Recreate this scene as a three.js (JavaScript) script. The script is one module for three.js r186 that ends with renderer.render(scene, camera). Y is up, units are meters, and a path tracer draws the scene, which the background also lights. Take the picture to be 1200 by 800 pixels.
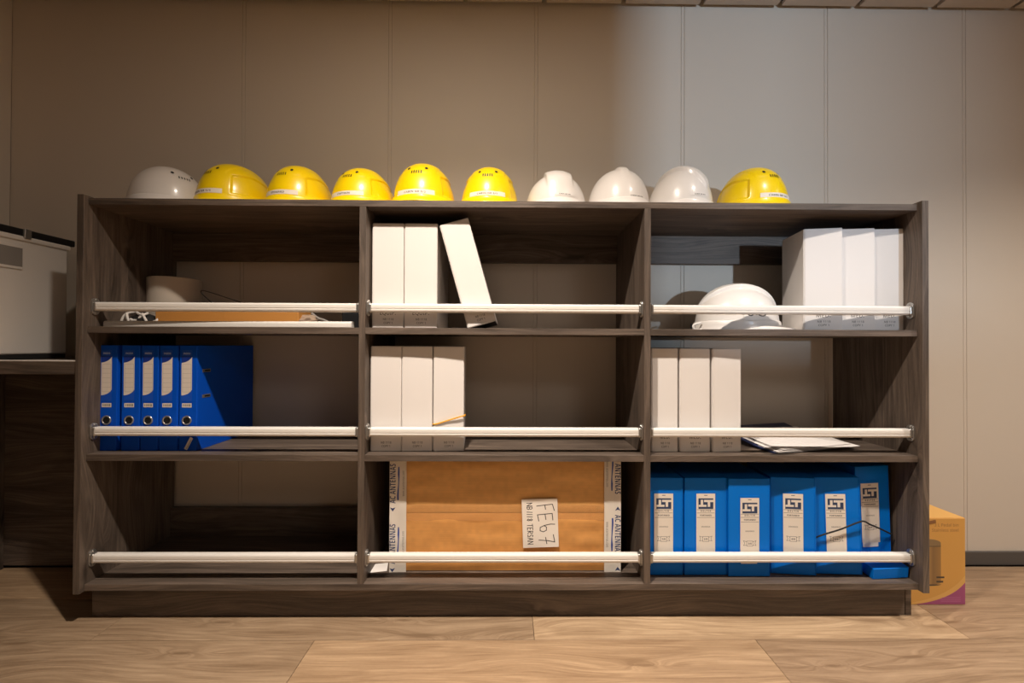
import * as THREE from 'three';
import { RoundedBoxGeometry } from 'three/addons/geometries/RoundedBoxGeometry.js';
import { RectAreaLightUniformsLib } from 'three/addons/lights/RectAreaLightUniformsLib.js';
import { mergeGeometries, mergeVertices } from 'three/addons/utils/BufferGeometryUtils.js';

RectAreaLightUniformsLib.init();
const scene = new THREE.Scene();
scene.background = new THREE.Color(0x000000);
const renderer = new THREE.WebGLRenderer({ antialias: true });
renderer.toneMapping = THREE.LinearToneMapping;
renderer.toneMappingExposure = 1.0;
renderer.shadowMap.enabled = true;

// ---------------------------------------------------------------- camera
const camera = new THREE.PerspectiveCamera(2 * Math.atan(400 / 500) * 180 / Math.PI, 1.5, 0.02, 30);
camera.position.set(0.0044, 0.8259, 1.2502);
camera.rotation.set(0.0075, -0.0097, 0.0043, 'YXZ');
camera.updateMatrixWorld(true);

// ---------------------------------------------------------------- lights (lamp bodies are built further down)
const CEIL = 2.115;
const WARM = new THREE.Color().setRGB(1, 0.87, 0.74), MILD = new THREE.Color().setRGB(1, 0.90, 0.80), COOL = new THREE.Color().setRGB(0.62, 0.80, 1);
const LAMPS = [[-0.2, 0.695, 15.5, WARM, 0.12, 0.16], [0.95, 0.695, 5, MILD, 0, 0.03], [2.05, 0.695, 11, MILD, 0, 0.03]];
for (const [x, z, cd, tint, aim, wide] of LAMPS) {
  const s = new THREE.SpotLight(tint, cd, 0, 1.1, 1, 2);
  s.position.set(x, CEIL - 0.012, z); s.target.position.set(x + aim, 0, z);
  s.castShadow = true; s.shadow.radius = 1.6; s.shadow.mapSize.set(2048, 2048);
  scene.add(s, s.target);
  const spill = new THREE.RectAreaLight(tint, cd * wide / 0.0036, 0.06, 0.06);   // wide glow of the lamp's diffuser around its beam
  spill.position.set(x, CEIL - 0.010, z); spill.rotation.x = -Math.PI / 2; scene.add(spill);
}
const coolLight = new THREE.RectAreaLight(COOL, 3500, 0.12, 0.16);
coolLight.position.set(2.6, 1.0, 6.57);
scene.add(coolLight);
const FILL_POS = [1.5, 2.4];                          // added fill panel out of view, brightens the walls in the bays
const fillLight = new THREE.RectAreaLight(MILD, 5, 0.6, 0.6);
fillLight.position.set(FILL_POS[0], CEIL - 0.02, FILL_POS[1]); fillLight.rotation.x = -Math.PI / 2;
scene.add(fillLight);

// ---------------------------------------------------------------- helpers
const V = (x, y, z) => new THREE.Vector3(x, y, z);
function rng(seed) { let a = seed >>> 0; return () => { a = (a + 0x6D2B79F5) | 0; let t = Math.imul(a ^ (a >>> 15), 1 | a); t = (t + Math.imul(t ^ (t >>> 7), 61 | t)) ^ t; return ((t ^ (t >>> 14)) >>> 0) / 4294967296; }; }
const rnd = rng(7);
const F = 500;
function onPlane(px, py, axis, value) {           // photo pixel (1200 x 800) to the point of a known plane
  const d = V((px - 600) / F, (400 - py) / F, -1).applyEuler(camera.rotation);
  return camera.position.clone().addScaledVector(d, (value - camera.position[axis]) / d[axis]);
}
const X = (px, py, z) => onPlane(px, py, 'z', z).x;
const Y = (px, py, z) => onPlane(px, py, 'z', z).y;
const taken = {};
function numbered(n) { const k = taken[n] = (taken[n] ?? -1) + 1; return k ? n + '_' + String(k).padStart(3, '0') : n; }
function mesh(name, geo, mat, parent, pos, rot) {
  const m = new THREE.Mesh(geo, mat); m.name = name; m.castShadow = m.receiveShadow = true;
  if (pos) m.position.set(...pos); if (rot) m.rotation.set(...rot);
  (parent || scene).add(m); return m;
}
function thing(name, label, category, pos = [0, 0, 0], group) {
  const o = new THREE.Group(); o.name = numbered(name); o.position.set(...pos); scene.add(o);
  o.userData = { label, category }; if (group) o.userData.group = group; return o;
}
function tag(o, label, category, group) { o.name = numbered(o.name); Object.assign(o.userData, { label, category }); if (group) o.userData.group = group; return o; }
function struct(o, label) { o.userData.kind = 'structure'; if (label) { o.userData.label = label; } return o; }
// uv in metres, u along the grain axis
function metreUV(geo, grain = 'x', ou = 0, ov = 0) {
  const g = geo.index ? geo.toNonIndexed() : geo, p = g.attributes.position, uv = new Float32Array(p.count * 2);
  const a = V(0, 0, 0), b = V(0, 0, 0), c = V(0, 0, 0), n = V(0, 0, 0);
  for (let i = 0; i < p.count; i += 3) {
    a.fromBufferAttribute(p, i); b.fromBufferAttribute(p, i + 1); c.fromBufferAttribute(p, i + 2);
    n.copy(b).sub(a).cross(c.clone().sub(a));
    const ax = Math.abs(n.x), ay = Math.abs(n.y), az = Math.abs(n.z), na = ax >= ay && ax >= az ? 'x' : ay >= az ? 'y' : 'z';
    const rest = ['x', 'y', 'z'].filter(k => k !== na);
    const u = rest.includes(grain) ? grain : rest[0], v = rest.find(k => k !== u);
    [a, b, c].forEach((q, k) => { uv[(i + k) * 2] = q[u] + ou; uv[(i + k) * 2 + 1] = q[v] + ov; });
  }
  g.setAttribute('uv', new THREE.BufferAttribute(uv, 2)); return g;
}
function bx(w, h, d, { b = 0.0012, g = 'x', s = 1 } = {}) {
  return metreUV(new RoundedBoxGeometry(w, h, d, s, Math.min(b, w / 2.01, h / 2.01, d / 2.01)), g, rnd() * 3, rnd() * 3);
}
// a box given by its limits
function span(name, x0, x1, y0, y1, z0, z1, mat, parent, o) { return mesh(name, bx(x1 - x0, y1 - y0, z1 - z0, o), mat, parent, [(x0 + x1) / 2, (y0 + y1) / 2, (z0 + z1) / 2]); }
function tube(points, r, seg = 40, rs = 8, closed = false) { return new THREE.TubeGeometry(new THREE.CatmullRomCurve3(points.map(p => V(...p)), closed), seg, r, rs, closed); }
function cyl(r0, r1, h, n = 32) { return new THREE.CylinderGeometry(r0, r1, h, n); }

// ---------------------------------------------------------------- textures
function noise2(w, h, seed) { // periodic value noise sampler
  const r = rng(seed), g = new Float32Array(w * h).map(() => r());
  return (x, y) => { const xi = Math.floor(x), yi = Math.floor(y), fx = x - xi, fy = y - yi, sx = fx * fx * (3 - 2 * fx), sy = fy * fy * (3 - 2 * fy);
    const m = (a, b) => g[(((b % h) + h) % h) * w + (((a % w) + w) % w)];
    return (m(xi, yi) * (1 - sx) + m(xi + 1, yi) * sx) * (1 - sy) + (m(xi, yi + 1) * (1 - sx) + m(xi + 1, yi + 1) * sx) * sy; };
}
function dataTex(w, h, fn, srgb) {
  const d = new Uint8Array(w * h * 4);
  for (let j = 0; j < h; j++) for (let i = 0; i < w; i++) { const c = fn(i / w, j / h), k = (j * w + i) * 4; d[k] = Math.max(0, Math.min(255, c[0])); d[k + 1] = Math.max(0, Math.min(255, c[1])); d[k + 2] = Math.max(0, Math.min(255, c[2])); d[k + 3] = 255; }
  const t = new THREE.DataTexture(d, w, h); t.wrapS = t.wrapT = THREE.RepeatWrapping; t.magFilter = THREE.LinearFilter; t.minFilter = THREE.LinearMipmapLinearFilter; t.generateMipmaps = true;
  if (srgb) t.colorSpace = THREE.SRGBColorSpace; t.needsUpdate = true; return t;
}
function woodTextures(seed, lu, lv, dark, light, knots, contrast) {
  const n1 = noise2(6, 24, seed), n2 = noise2(10, 90, seed + 1), n3 = noise2(24, 300, seed + 2), n4 = noise2(5, 5, seed + 3), n5 = noise2(160, 420, seed + 4);
  const r = rng(seed + 9), ks = Array.from({ length: knots }, () => [r(), r(), 0.6 + r()]);
  const val = (u, v) => {
    let warp = (n4(u * 5, v * 5) - 0.5) * 0.10, kd = 0;
    for (const [ku, kv, s] of ks) { let du = u - ku, dv = v - kv; du -= Math.round(du); dv -= Math.round(dv); const q = Math.hypot(du * lu / 0.10, dv * lv / 0.022) / s; warp += Math.exp(-q * q) * 0.07 * Math.sign(dv || 1); kd += Math.exp(-q * q * 9) * 0.5; }
    const vv = v + warp;
    const rings = 0.5 + 0.5 * Math.sin((n1(u * 6, vv * 24) * 3.2 + vv * 9) * 6.283);
    return Math.max(0, Math.min(1, 0.30 * n1(u * 6, vv * 24) + 0.28 * n2(u * 10, vv * 90) + 0.22 * n3(u * 24, vv * 300) + 0.12 * rings + 0.10 * n5(u * 160, v * 420) - kd));
  };
  const map = dataTex(1024, 512, (u, v) => { const k = Math.max(0, Math.min(1, 0.5 + (val(u, v) - 0.5) * contrast)); return [0, 1, 2].map(i => dark[i] + (light[i] - dark[i]) * k); }, true);
  const bump = dataTex(512, 512, (u, v) => { const k = 255 * (0.5 * n3(u * 24, v * 300) + 0.5 * n5(u * 160, v * 420)); return [k, k, k]; });
  map.repeat.set(1 / lu, 1 / lv); bump.repeat.set(1 / lu, 1 / lv); return { map, bump };
}
const shelfTex = woodTextures(11, 1.4, 0.42, [60, 51, 44], [122, 107, 95], 5, 1.4);
const floorTex = woodTextures(31, 1.25, 0.38, [158, 137, 114], [222, 203, 178], 6, 1.4);
const speck = noise2(256, 256, 90), speck2 = noise2(32, 32, 91);
const grainTex = dataTex(512, 512, (u, v) => { const k = 128 + 90 * (speck(u * 256, v * 256) - 0.5) + 60 * (speck2(u * 32, v * 32) - 0.5); return [k, k, k]; });
grainTex.repeat.set(6, 6);
function canvasTex(w, h, draw) {
  const c = document.createElement('canvas'); c.width = w; c.height = h; draw(c.getContext('2d'), w, h);
  const t = new THREE.CanvasTexture(c); t.colorSpace = THREE.SRGBColorSpace; t.anisotropy = 8; return t;
}
const std = (o) => new THREE.MeshStandardMaterial(o), phy = (o) => new THREE.MeshPhysicalMaterial(o);
const M = {
  wood: std({ map: shelfTex.map, bumpMap: shelfTex.bump, bumpScale: 0.0004, roughness: 0.55 }),
  wall: std({ color: 0xd0c5b7, roughness: 0.62, bumpMap: grainTex, bumpScale: 0.00015 }),
  joint: std({ color: 0xd0c5b7, roughness: 0.6 }),
  base: std({ color: 0x55504c, roughness: 0.6 }),
  ceiling: std({ color: 0xb8ada2, roughness: 0.75 }),
  ceilGap: std({ color: 0x3a332e, roughness: 0.9 }),
  floorGap: std({ color: 0x2c2119, roughness: 0.9 }),
  rail: std({ color: 0xe6e2dc, roughness: 0.38 }),
  chrome: std({ color: 0xb9b6b2, roughness: 0.28, metalness: 0.85 }),
  socket: std({ color: 0xa9a6a2, roughness: 0.35, metalness: 0.3 }),
  paper: std({ color: 0xe3deda, roughness: 0.72 }),
  black: std({ color: 0x121214, roughness: 0.5 }),
  rubber: std({ color: 0x1b1a1a, roughness: 0.75 }),
  binder: phy({ color: 0x044fc4, roughness: 0.42, specularIntensity: 0.4, bumpMap: grainTex, bumpScale: 0.0002 }),
  binderIn: std({ color: 0x0a3f98, roughness: 0.5 }),
  docBlue: phy({ color: 0x0070d2, roughness: 0.4, specularIntensity: 0.35 }),
  yellow: phy({ color: 0xfad600, roughness: 0.34, clearcoat: 0.35, clearcoatRoughness: 0.18 }),
  white: phy({ color: 0xe6e1dc, roughness: 0.3, clearcoat: 0.45, clearcoatRoughness: 0.12 }),
  whiteMatte: std({ color: 0xe8e3dd, roughness: 0.5 }),
  plastic: std({ color: 0xd9d3cc, roughness: 0.45 }),
  grey: std({ color: 0x85807b, roughness: 0.6 }),
};
const floorMats = [0xecdfcf, 0xe0d0be, 0xe0d3c4, 0xcbbfb2, 0xcdbfb1].map(c => std({ color: c, map: floorTex.map, bumpMap: floorTex.bump, bumpScale: 0.0003, roughness: 0.5 }));

// ---------------------------------------------------------------- the room
const WZ = -0.362, XL = -1.862, XR = 3.6, ZF = 4.2, XF = -4.4;
{ // floor: a base slab with planks
  const fl = struct(span('floor', XF - 0.1, XR + 0.1, -0.08, -0.006, WZ - 0.1, ZF + 0.05, M.floorGap), 'warm oak plank floor');
  const seams = []; for (let z = 0.049 - 0.196 * 3; z < ZF; z += 0.196) seams.push(z);
  const starts = [0.25, -0.97, 0.12, 0.55, -0.4, 0.8, -0.1];
  const firsts = { 2: onPlane(625, 735, 'y', 0).x, 3: onPlane(352, 775, 'y', 0).x };
  const tone = (r, x) => { const k = Math.round((x - (firsts[r] ?? starts[r % 7])) / 1.235); return r === 3 ? (k === 0 ? 1 : k < 0 ? 3 : 4) : r === 2 ? (k === 0 ? 0 : k < 0 ? 3 : 4) : [4, 1, 3, 0, 4][(r * 2 + k + 10) % 5]; };
  let n = 0;
  seams.forEach((z, r) => {
    const z0 = Math.max(z, WZ), z1 = Math.min(z + 0.196, ZF); if (z1 - z0 < 0.02) return;
    let x = (firsts[r] ?? starts[r % 7]); while (x > XF) x -= 1.235;
    for (; x < XR; x += 1.235) {
      const a = Math.max(x, XF), b = Math.min(x + 1.235, XR); if (b - a < 0.02) continue;
      const p = mesh('plank', bx(b - a - 0.0012, 0.012, z1 - z0 - 0.0014, { b: 0.0008 }), floorMats[tone(r, x)], fl, [(a + b) / 2 - fl.position.x, -0.006 - fl.position.y, (z0 + z1) / 2 - fl.position.z]); n++;
    }
  });
}
{ // back wall: slab, panels and joint strips
  const w = struct(span('wall_back', XF - 0.1, XR + 0.1, -0.08, CEIL + 0.2, WZ - 0.1, WZ - 0.0025, M.joint), 'grey laminate panel wall behind the shelf');
  const js = [-1.55]; for (const px of [285, 457, 628, 800, 968, 1130]) js.push(X(px, 150, WZ)); js.push(js[6] + 0.555, js[6] + 0.9);
  const xs = [XL, ...js.slice(1), XR];
  mesh('wall_panel', bx(XL - 0.1 - XF, CEIL + 0.1, 0.006, { b: 0.0012, g: 'y' }), M.wall, w, [(XL - 0.1 + XF) / 2 - w.position.x, (CEIL + 0.1) / 2 - w.position.y, WZ - 0.003 - w.position.z]);
  for (let i = 0; i + 1 < xs.length; i++) {
    const a = xs[i] + (i ? 0.0066 : 0), b = xs[i + 1] - (i + 2 < xs.length ? 0.0066 : 0);
    mesh('wall_panel', bx(b - a, CEIL + 0.1, 0.006, { b: 0.0012, g: 'y' }), M.wall, w, [(a + b) / 2 - w.position.x, (CEIL + 0.1) / 2 - w.position.y, WZ - 0.003 - w.position.z]);
    if (i) mesh('joint_strip', bx(0.0112, CEIL + 0.1, 0.0058, { b: 0.0008, g: 'y' }), M.wall, w, [xs[i] - w.position.x, (CEIL + 0.1) / 2 - w.position.y, WZ - 0.0032 - w.position.z]);
  }
}
struct(span('wall_left', XL - 0.1, XL, 0, CEIL + 0.1, WZ, -0.10, M.wall, scene, { g: 'y' }));   // a short return wall; the room goes on past it
struct(span('wall_far_left', XF - 0.1, XF, 0, CEIL + 0.1, WZ, ZF, M.wall, scene, { g: 'y' }));
struct(span('wall_right', XR, XR + 0.1, 0, CEIL + 0.1, WZ, ZF, M.wall, scene, { g: 'y' }));
{ // front wall behind the camera, with an open hatch
  const s = new THREE.Shape(); s.moveTo(XF, 0); s.lineTo(XR, 0); s.lineTo(XR, CEIL + 0.1); s.lineTo(XF, CEIL + 0.1); s.closePath();
  const o = new THREE.Path(); o.moveTo(1.883, 0.96); o.lineTo(1.883, 1.98); o.lineTo(2.75, 1.98); o.lineTo(2.75, 0.96); o.closePath(); s.holes.push(o);
  struct(mesh('wall_front', metreUV(new THREE.ExtrudeGeometry(s, { depth: 0.08, bevelEnabled: false }), 'y'), M.wall, scene, [0, 0, ZF]));
  // the passage beyond the hatch
  struct(span('wall_passage_end', 1.4, 3.3, 0, CEIL + 0.1, 6.6, 6.68, M.wall));
  struct(span('wall_passage_left', 1.32, 1.4, 0, CEIL + 0.1, ZF + 0.08, 6.68, M.wall));
  struct(span('wall_passage_right', 3.3, 3.38, 0, CEIL + 0.1, ZF + 0.08, 6.68, M.wall));
  struct(span('wall_passage_blocker', 2.49, 3.3, 0, CEIL + 0.1, 5.75, 5.85, M.wall));  // unseen blocker added to fade the right edge of the cool light
  struct(span('floor_passage', 1.32, 3.38, -0.08, 0, ZF + 0.05, 6.68, M.base));
  struct(span('ceiling_passage', 1.32, 3.38, CEIL + 0.1, CEIL + 0.2, ZF, 6.68, M.ceiling));
}
{ // ceiling of narrow planks with open joints
  const c = struct(span('ceiling', XF - 0.1, XR + 0.1, CEIL + 0.03, CEIL + 0.1, WZ - 0.1, ZF + 0.1, M.ceilGap), 'pale plank ceiling with dark joints');
  const x0 = onPlane(822, 5, 'y', CEIL).x - 0.297 * 18;
  for (let i = 0; i < 40; i++) {
    const a = Math.max(XF + 0.004, x0 + i * 0.297 + 0.008), b = Math.min(XR - 0.004, x0 + (i + 1) * 0.297 - 0.008); if (b - a < 0.03) continue;
    mesh('ceiling_plank', bx(b - a, 0.014, ZF - WZ - 0.02, { b: 0.002, g: 'z' }), M.ceiling, c, [(a + b) / 2 - c.position.x, CEIL + 0.007 - c.position.y, (ZF + WZ) / 2 + 0.004 - c.position.z]);
  }
}
struct(span('baseboard_back', XL + 0.012, XR, 0, 0.05, WZ, WZ + 0.010, M.base, scene, { b: 0.002 }), 'dark grey baseboard along the panel wall');
struct(span('baseboard_left', XL, XL + 0.010, 0, 0.05, WZ, -0.10, M.base, scene, { b: 0.002, g: 'z' }));
// recessed ceiling lamps
LAMPS.forEach(([x, z, cd, tint], i) => {
  const t = thing('ceiling_downlight', 'round recessed ceiling downlight over ' + ['the middle of the shelf', 'the right end of the shelf', 'the floor beside the shelf'][i], 'downlight', [x, CEIL, z]);
  const prof = [[0.036, 0], [0.048, 0], [0.05, -0.003], [0.048, -0.006], [0.038, -0.006], [0.036, 0]].map(p => new THREE.Vector2(...p));
  mesh('trim_ring', new THREE.LatheGeometry(prof, 40), M.whiteMatte, t);
  mesh('diffuser', cyl(0.036, 0.036, 0.002, 32), std({ color: 0xffffff, emissive: tint, emissiveIntensity: 2.5 }), t, [0, -0.001, 0]);
});
{ // cool wall lamp in the passage
  const t = thing('wall_lamp', 'small cool white wall lamp in the passage', 'lamp', [2.6, 1.0, 6.6]);
  mesh('housing', bx(0.15, 0.19, 0.018), M.whiteMatte, t, [0, 0, -0.009]);
  mesh('diffuser', bx(0.12, 0.16, 0.004), std({ color: 0xffffff, emissive: COOL, emissiveIntensity: 4 }), t, [0, 0, -0.02]);
  const p = thing('added_fill_panel', 'square soft fill panel added out of view to brighten the shelf bays', 'ceiling light', [FILL_POS[0], CEIL, FILL_POS[1]]);  // made-up fitting that carries the fill light
  mesh('frame', bx(0.64, 0.012, 0.64, { b: 0.002 }), M.whiteMatte, p, [0, -0.006, 0]);
  mesh('diffuser', bx(0.6, 0.003, 0.6, { b: 0.001 }), std({ color: 0xffffff, emissive: MILD, emissiveIntensity: 3 }), p, [0, -0.0135, 0]);
}

// ---------------------------------------------------------------- the shelf unit
const W2 = 1.25, T = 0.019, TOP = 1.2525, S1 = 0.8745, S2 = 0.499, B0 = 0.120, SET = -0.0145, BK = -0.35;
const D1 = -0.4363, D2 = 0.4102;                  // left faces of the two dividers
const BAYS = [[-W2 + T, D1], [D1 + T, D2], [D2 + T, W2 - T]], ROWS = [S1, S2, B0];
const unit = thing('shelf_unit', 'long dark wood open shelf unit with three bays and white guard rails', 'shelf');
const railShape = (() => { // outline of the rail seen from its end: rounded front with a shallow groove
  const s = new THREE.Shape(), h = 0.0135, d = 0.0095, r = 0.0085;
  s.moveTo(-d, -h + 0.003); s.quadraticCurveTo(-d, -h, -d + 0.003, -h); s.lineTo(d - r, -h); s.quadraticCurveTo(d, -h, d, -h + r);
  s.lineTo(d, -0.0045); s.lineTo(d - 0.0012, -0.0035); s.lineTo(d - 0.0012, -0.0020); s.lineTo(d, -0.001); s.lineTo(d, h - r); s.quadraticCurveTo(d, h, d - r, h);
  s.lineTo(-d + 0.003, h); s.quadraticCurveTo(-d, h, -d, h - 0.003); s.closePath(); return s;
})();
const railGeo = (len) => { const g = new THREE.ExtrudeGeometry(railShape, { depth: len, bevelEnabled: false, curveSegments: 8 }); g.rotateY(Math.PI / 2); g.translate(-len / 2, 0, 0); return g; }; // shape x (front) -> -z after turn
const bracketGeo = (() => {
  const fl = new THREE.Shape(); const hh = 0.024, ww = 0.011; fl.absarc(0, hh - ww, ww, 0, Math.PI); fl.absarc(0, -hh + ww, ww, Math.PI, 2 * Math.PI); fl.closePath();
  const plate = new THREE.ExtrudeGeometry(fl, { depth: 0.003, bevelEnabled: true, bevelSize: 0.001, bevelThickness: 0.001, bevelSegments: 2 }); plate.rotateY(Math.PI / 2); plate.translate(0.001, 0, 0);
  const sock = new RoundedBoxGeometry(0.012, 0.030, 0.022, 2, 0.006).toNonIndexed(); sock.translate(0.009, 0, 0);
  const scr = [1, -1].map(s => { const c = new THREE.SphereGeometry(0.0038, 10, 6); c.scale(0.6, 1, 1); c.translate(0.0052, s * 0.019, 0); return c.toNonIndexed(); });
  const list = [plate.index ? plate.toNonIndexed() : plate, sock.index ? sock.toNonIndexed() : sock, ...scr]; list.forEach(g => { for (const k of Object.keys(g.attributes)) if (!['position', 'normal', 'uv'].includes(k)) g.deleteAttribute(k); });
  return mergeGeometries(list);
})();
{
  const u = unit, w = M.wood, gy = { g: 'y', b: 0.0012 };
  const banded = (name, x0, x1, y0, y1, z0, z1, mat, parent, o) => { // a board with an edge band on its front
    const m = span(name, x0, x1, y0, y1, z0, z1 - 0.001, mat, parent, o);
    mesh('edge_band', bx(x1 - x0 - 0.0002, y1 - y0 - 0.0002, 0.0014, { b: 0.0005, g: o ? o.g : 'x' }), M.wood, m, [0, 0, (z1 - z0 - 0.001) / 2 + 0.0004]); return m; };
  banded('side_panel', -W2, -W2 + T, B0 - T - 0.002, TOP + 0.006, BK, 0, w, u, gy);
  banded('side_panel', W2 - T, W2, B0 - T - 0.002, TOP + 0.006, BK, 0, w, u, gy);
  banded('top_board', -W2 + T, W2 - T, TOP - T, TOP, BK, SET, w, u);
  banded('bottom_board', -W2 + T, W2 - T, B0 - T, B0, BK, SET, w, u);
  for (const d of [D1, D2]) banded('divider', d, d + T, B0, TOP - T, BK, SET, w, u, gy);
  for (const y of [S1, S2]) for (const [a, b] of BAYS) banded('shelf_board', a, b, y - T, y, BK + 0.004, SET - 0.001, w, u);
  for (const [a, b] of BAYS) { span('back_rail', a, b, 1.130, TOP - T, BK, BK + T, w, u); span('back_rail', a, b, B0, 0.222, BK, BK + T, w, u); }
  span('plinth_board', -W2 + 0.002, W2 - T - 0.002, 0, B0 - T - 0.001, -0.056 - T, -0.056, w, u);
  span('plinth_side', W2 - T, W2 - 0.001, 0, B0 - T - 0.003, BK, -0.056, w, u, { g: 'z', b: 0.0012 });
  span('plinth_side', -W2 + 0.001, -W2 + T - 0.001, 0, B0 - T - 0.003, BK, -0.0765, w, u, { g: 'z', b: 0.0012 });
  const RZ = -0.036;
  ROWS.forEach((y, r) => BAYS.forEach(([a, b], k) => {
    const yy = y + [0.060, 0.064, 0.067][r];
    const g = railGeo(b - a - 0.020); g.rotateY(Math.PI);
    const m = mesh('guard_rail', g, M.rail, u, [(a + b) / 2, yy, RZ]);
    mesh('rail_bracket', bracketGeo, M.chrome, m, [-(b - a) / 2 - 0.0005, 0, 0]);
    mesh('rail_bracket', bracketGeo, M.chrome, m, [(b - a) / 2 + 0.0005, 0, 0], [0, Math.PI, 0]);
  }));
}

// ---------------------------------------------------------------- hard hats
const HP = { a: 0.104, f: 0.122, b: 0.132, h: 0.142, n: 2.25, base: 0.014 };
const ss = (a, b, x) => { const t = Math.max(0, Math.min(1, (x - a) / (b - a))); return t * t * (3 - 2 * t); };
function hatPoint(kind, th, y01, off = 0) { // th: angle from the front (+z), y01: height 0 at the rim .. 1 at the crown
  const { a, f, b, h, n, base } = HP, c = Math.cos(th), s = Math.sin(th);
  const rho = Math.pow(Math.max(0, 1 - Math.pow(y01, n)), 1 / n);
  let out = off, up = 0;
  const deg = Math.abs(th) * 180 / Math.PI;
  let x = rho * a * s, z = rho * (c >= 0 ? f : b) * c;
  if (kind === 'side') { // sunk side panels and a slightly raised front crown
    const m = ss(50, 53, deg) * (1 - ss(128, 132, deg)) * ss(0.17, 0.20, y01) * (1 - ss(0.66, 0.69, y01 + 0.0016 * Math.abs(deg - 90)));
    out -= 0.0048 * m;
    const crown = ss(0.60, 0.66, y01) * (1 - ss(0.052, 0.057, Math.abs(x))) * (c > 0 ? 1 : 1);
    up += 0.0025 * crown;
  } else if (kind === 'broad') { // broad square ridge over the crown
    const m = (1 - ss(0.041, 0.045, Math.abs(x))) * ss(0.40, 0.7, y01);
    up += 0.013 * m; out += 0.002 * m;
  } else if (kind === 'keel') {
    const w = 0.013 + 0.012 * y01, m = (1 - ss(w * 0.35, w, Math.abs(x))) * ss(0.62, 0.9, y01);
    up += 0.008 * m;
  } else if (kind === 'vee') { // two ribs that meet low on the side
    const q = 0.006 + 0.034 * ss(0.35, 1.0, y01), m = (1 - ss(q, q + 0.004, Math.abs(x))) * ss(0.34, 0.5, y01);
    up += 0.009 * m * y01; out += 0.005 * m;
  }
  const y = base + y01 * h + up;
  const nl = Math.hypot(x / (a * a), z / (f * f), 0) || 1, k = rho > 0.02 ? 1 : rho / 0.02;
  const nx = x / (a * a) / nl, nz = z / (f * f) / nl, ny = Math.pow(y01, 1.4);
  const l = Math.hypot(nx * rho, nz * rho, ny) || 1;
  return V(x + nx * rho / l * out * k, y + ny / l * out, z + nz * rho / l * out * k);
}
function gridGeo(nu, nv, fn, closeU) {
  const p = [], uv = [], ix = [];
  for (let j = 0; j <= nv; j++) for (let i = 0; i <= nu; i++) { const q = fn(i / nu, j / nv); p.push(q.x, q.y, q.z); uv.push(i / nu, j / nv); }
  for (let j = 0; j < nv; j++) for (let i = 0; i < nu; i++) { const a = j * (nu + 1) + i, b = a + 1, c = a + nu + 1, d = c + 1; ix.push(a, b, d, a, d, c); }
  const g = new THREE.BufferGeometry(); g.setAttribute('position', new THREE.Float32BufferAttribute(p, 3)); g.setAttribute('uv', new THREE.Float32BufferAttribute(uv, 2)); g.setIndex(ix);
  if (closeU) { const m = mergeVertices((() => { const k = g.clone(); k.deleteAttribute('uv'); return k; })(), 1e-6); m.computeVertexNormals(); m.setAttribute('uv', new THREE.Float32BufferAttribute(new Float32Array(m.attributes.position.count * 2), 2)); return m; }
  g.computeVertexNormals(); return g;
}
const shellGeo = {}, rimGeo = {};
function hatShell(kind) {
  if (shellGeo[kind]) return shellGeo[kind];
  return shellGeo[kind] = gridGeo(220, 90, (u, v) => { const ph = v * Math.PI / 2; return hatPoint(kind, (u - 0.5) * 2 * Math.PI, Math.pow(Math.sin(ph), 2 / HP.n)); }, true);
}
function hatRim(peak) {
  return rimGeo[peak] ??= gridGeo(140, 12, (u, v) => {
    const th = (u - 0.5) * 2 * Math.PI, c = Math.cos(th), pk = peak * Math.pow(ss(0.15, 1, c), 0.8);
    const R = hatPoint('plain', th, 0.0), d = V(Math.sin(th), 0, Math.cos(th));
    const sec = [[-0.002, 0.034], [0.001, 0.033], [0.0045, 0.029], [0.0055, 0.018], [0.007 + pk * 0.5, 0.0115], [0.008 + pk, 0.0055], [0.009 + pk, 0.0035], [0.0085 + pk, 0.001], [0.006 + pk, 0.0005], [0.003 + pk * 0.5, 0.004], [-0.001, 0.007], [-0.003, 0.012], [-0.004, 0.03]];
    const i = Math.round(v * 12), q = sec[i]; return V(R.x + d.x * q[0], q[1], R.z + d.z * q[0]);
  }, true);
}
const patch = (kind, t0, t1, y0, y1, off, nu = 20, nv = 4) => gridGeo(nu, nv, (u, v) => hatPoint(kind, t0 + (t1 - t0) * u, y0 + (y1 - y0) * v, off));
function nameTex(text, bg) {
  return canvasTex(512, 80, (c, w, h) => { c.fillStyle = bg; c.fillRect(0, 0, w, h); c.fillStyle = '#3a3632'; c.font = 'bold 44px sans-serif'; c.textAlign = 'center'; c.textBaseline = 'middle'; c.fillText(text, w / 2, h / 2 + 2); });
}
const rad = Math.PI / 180;
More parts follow.
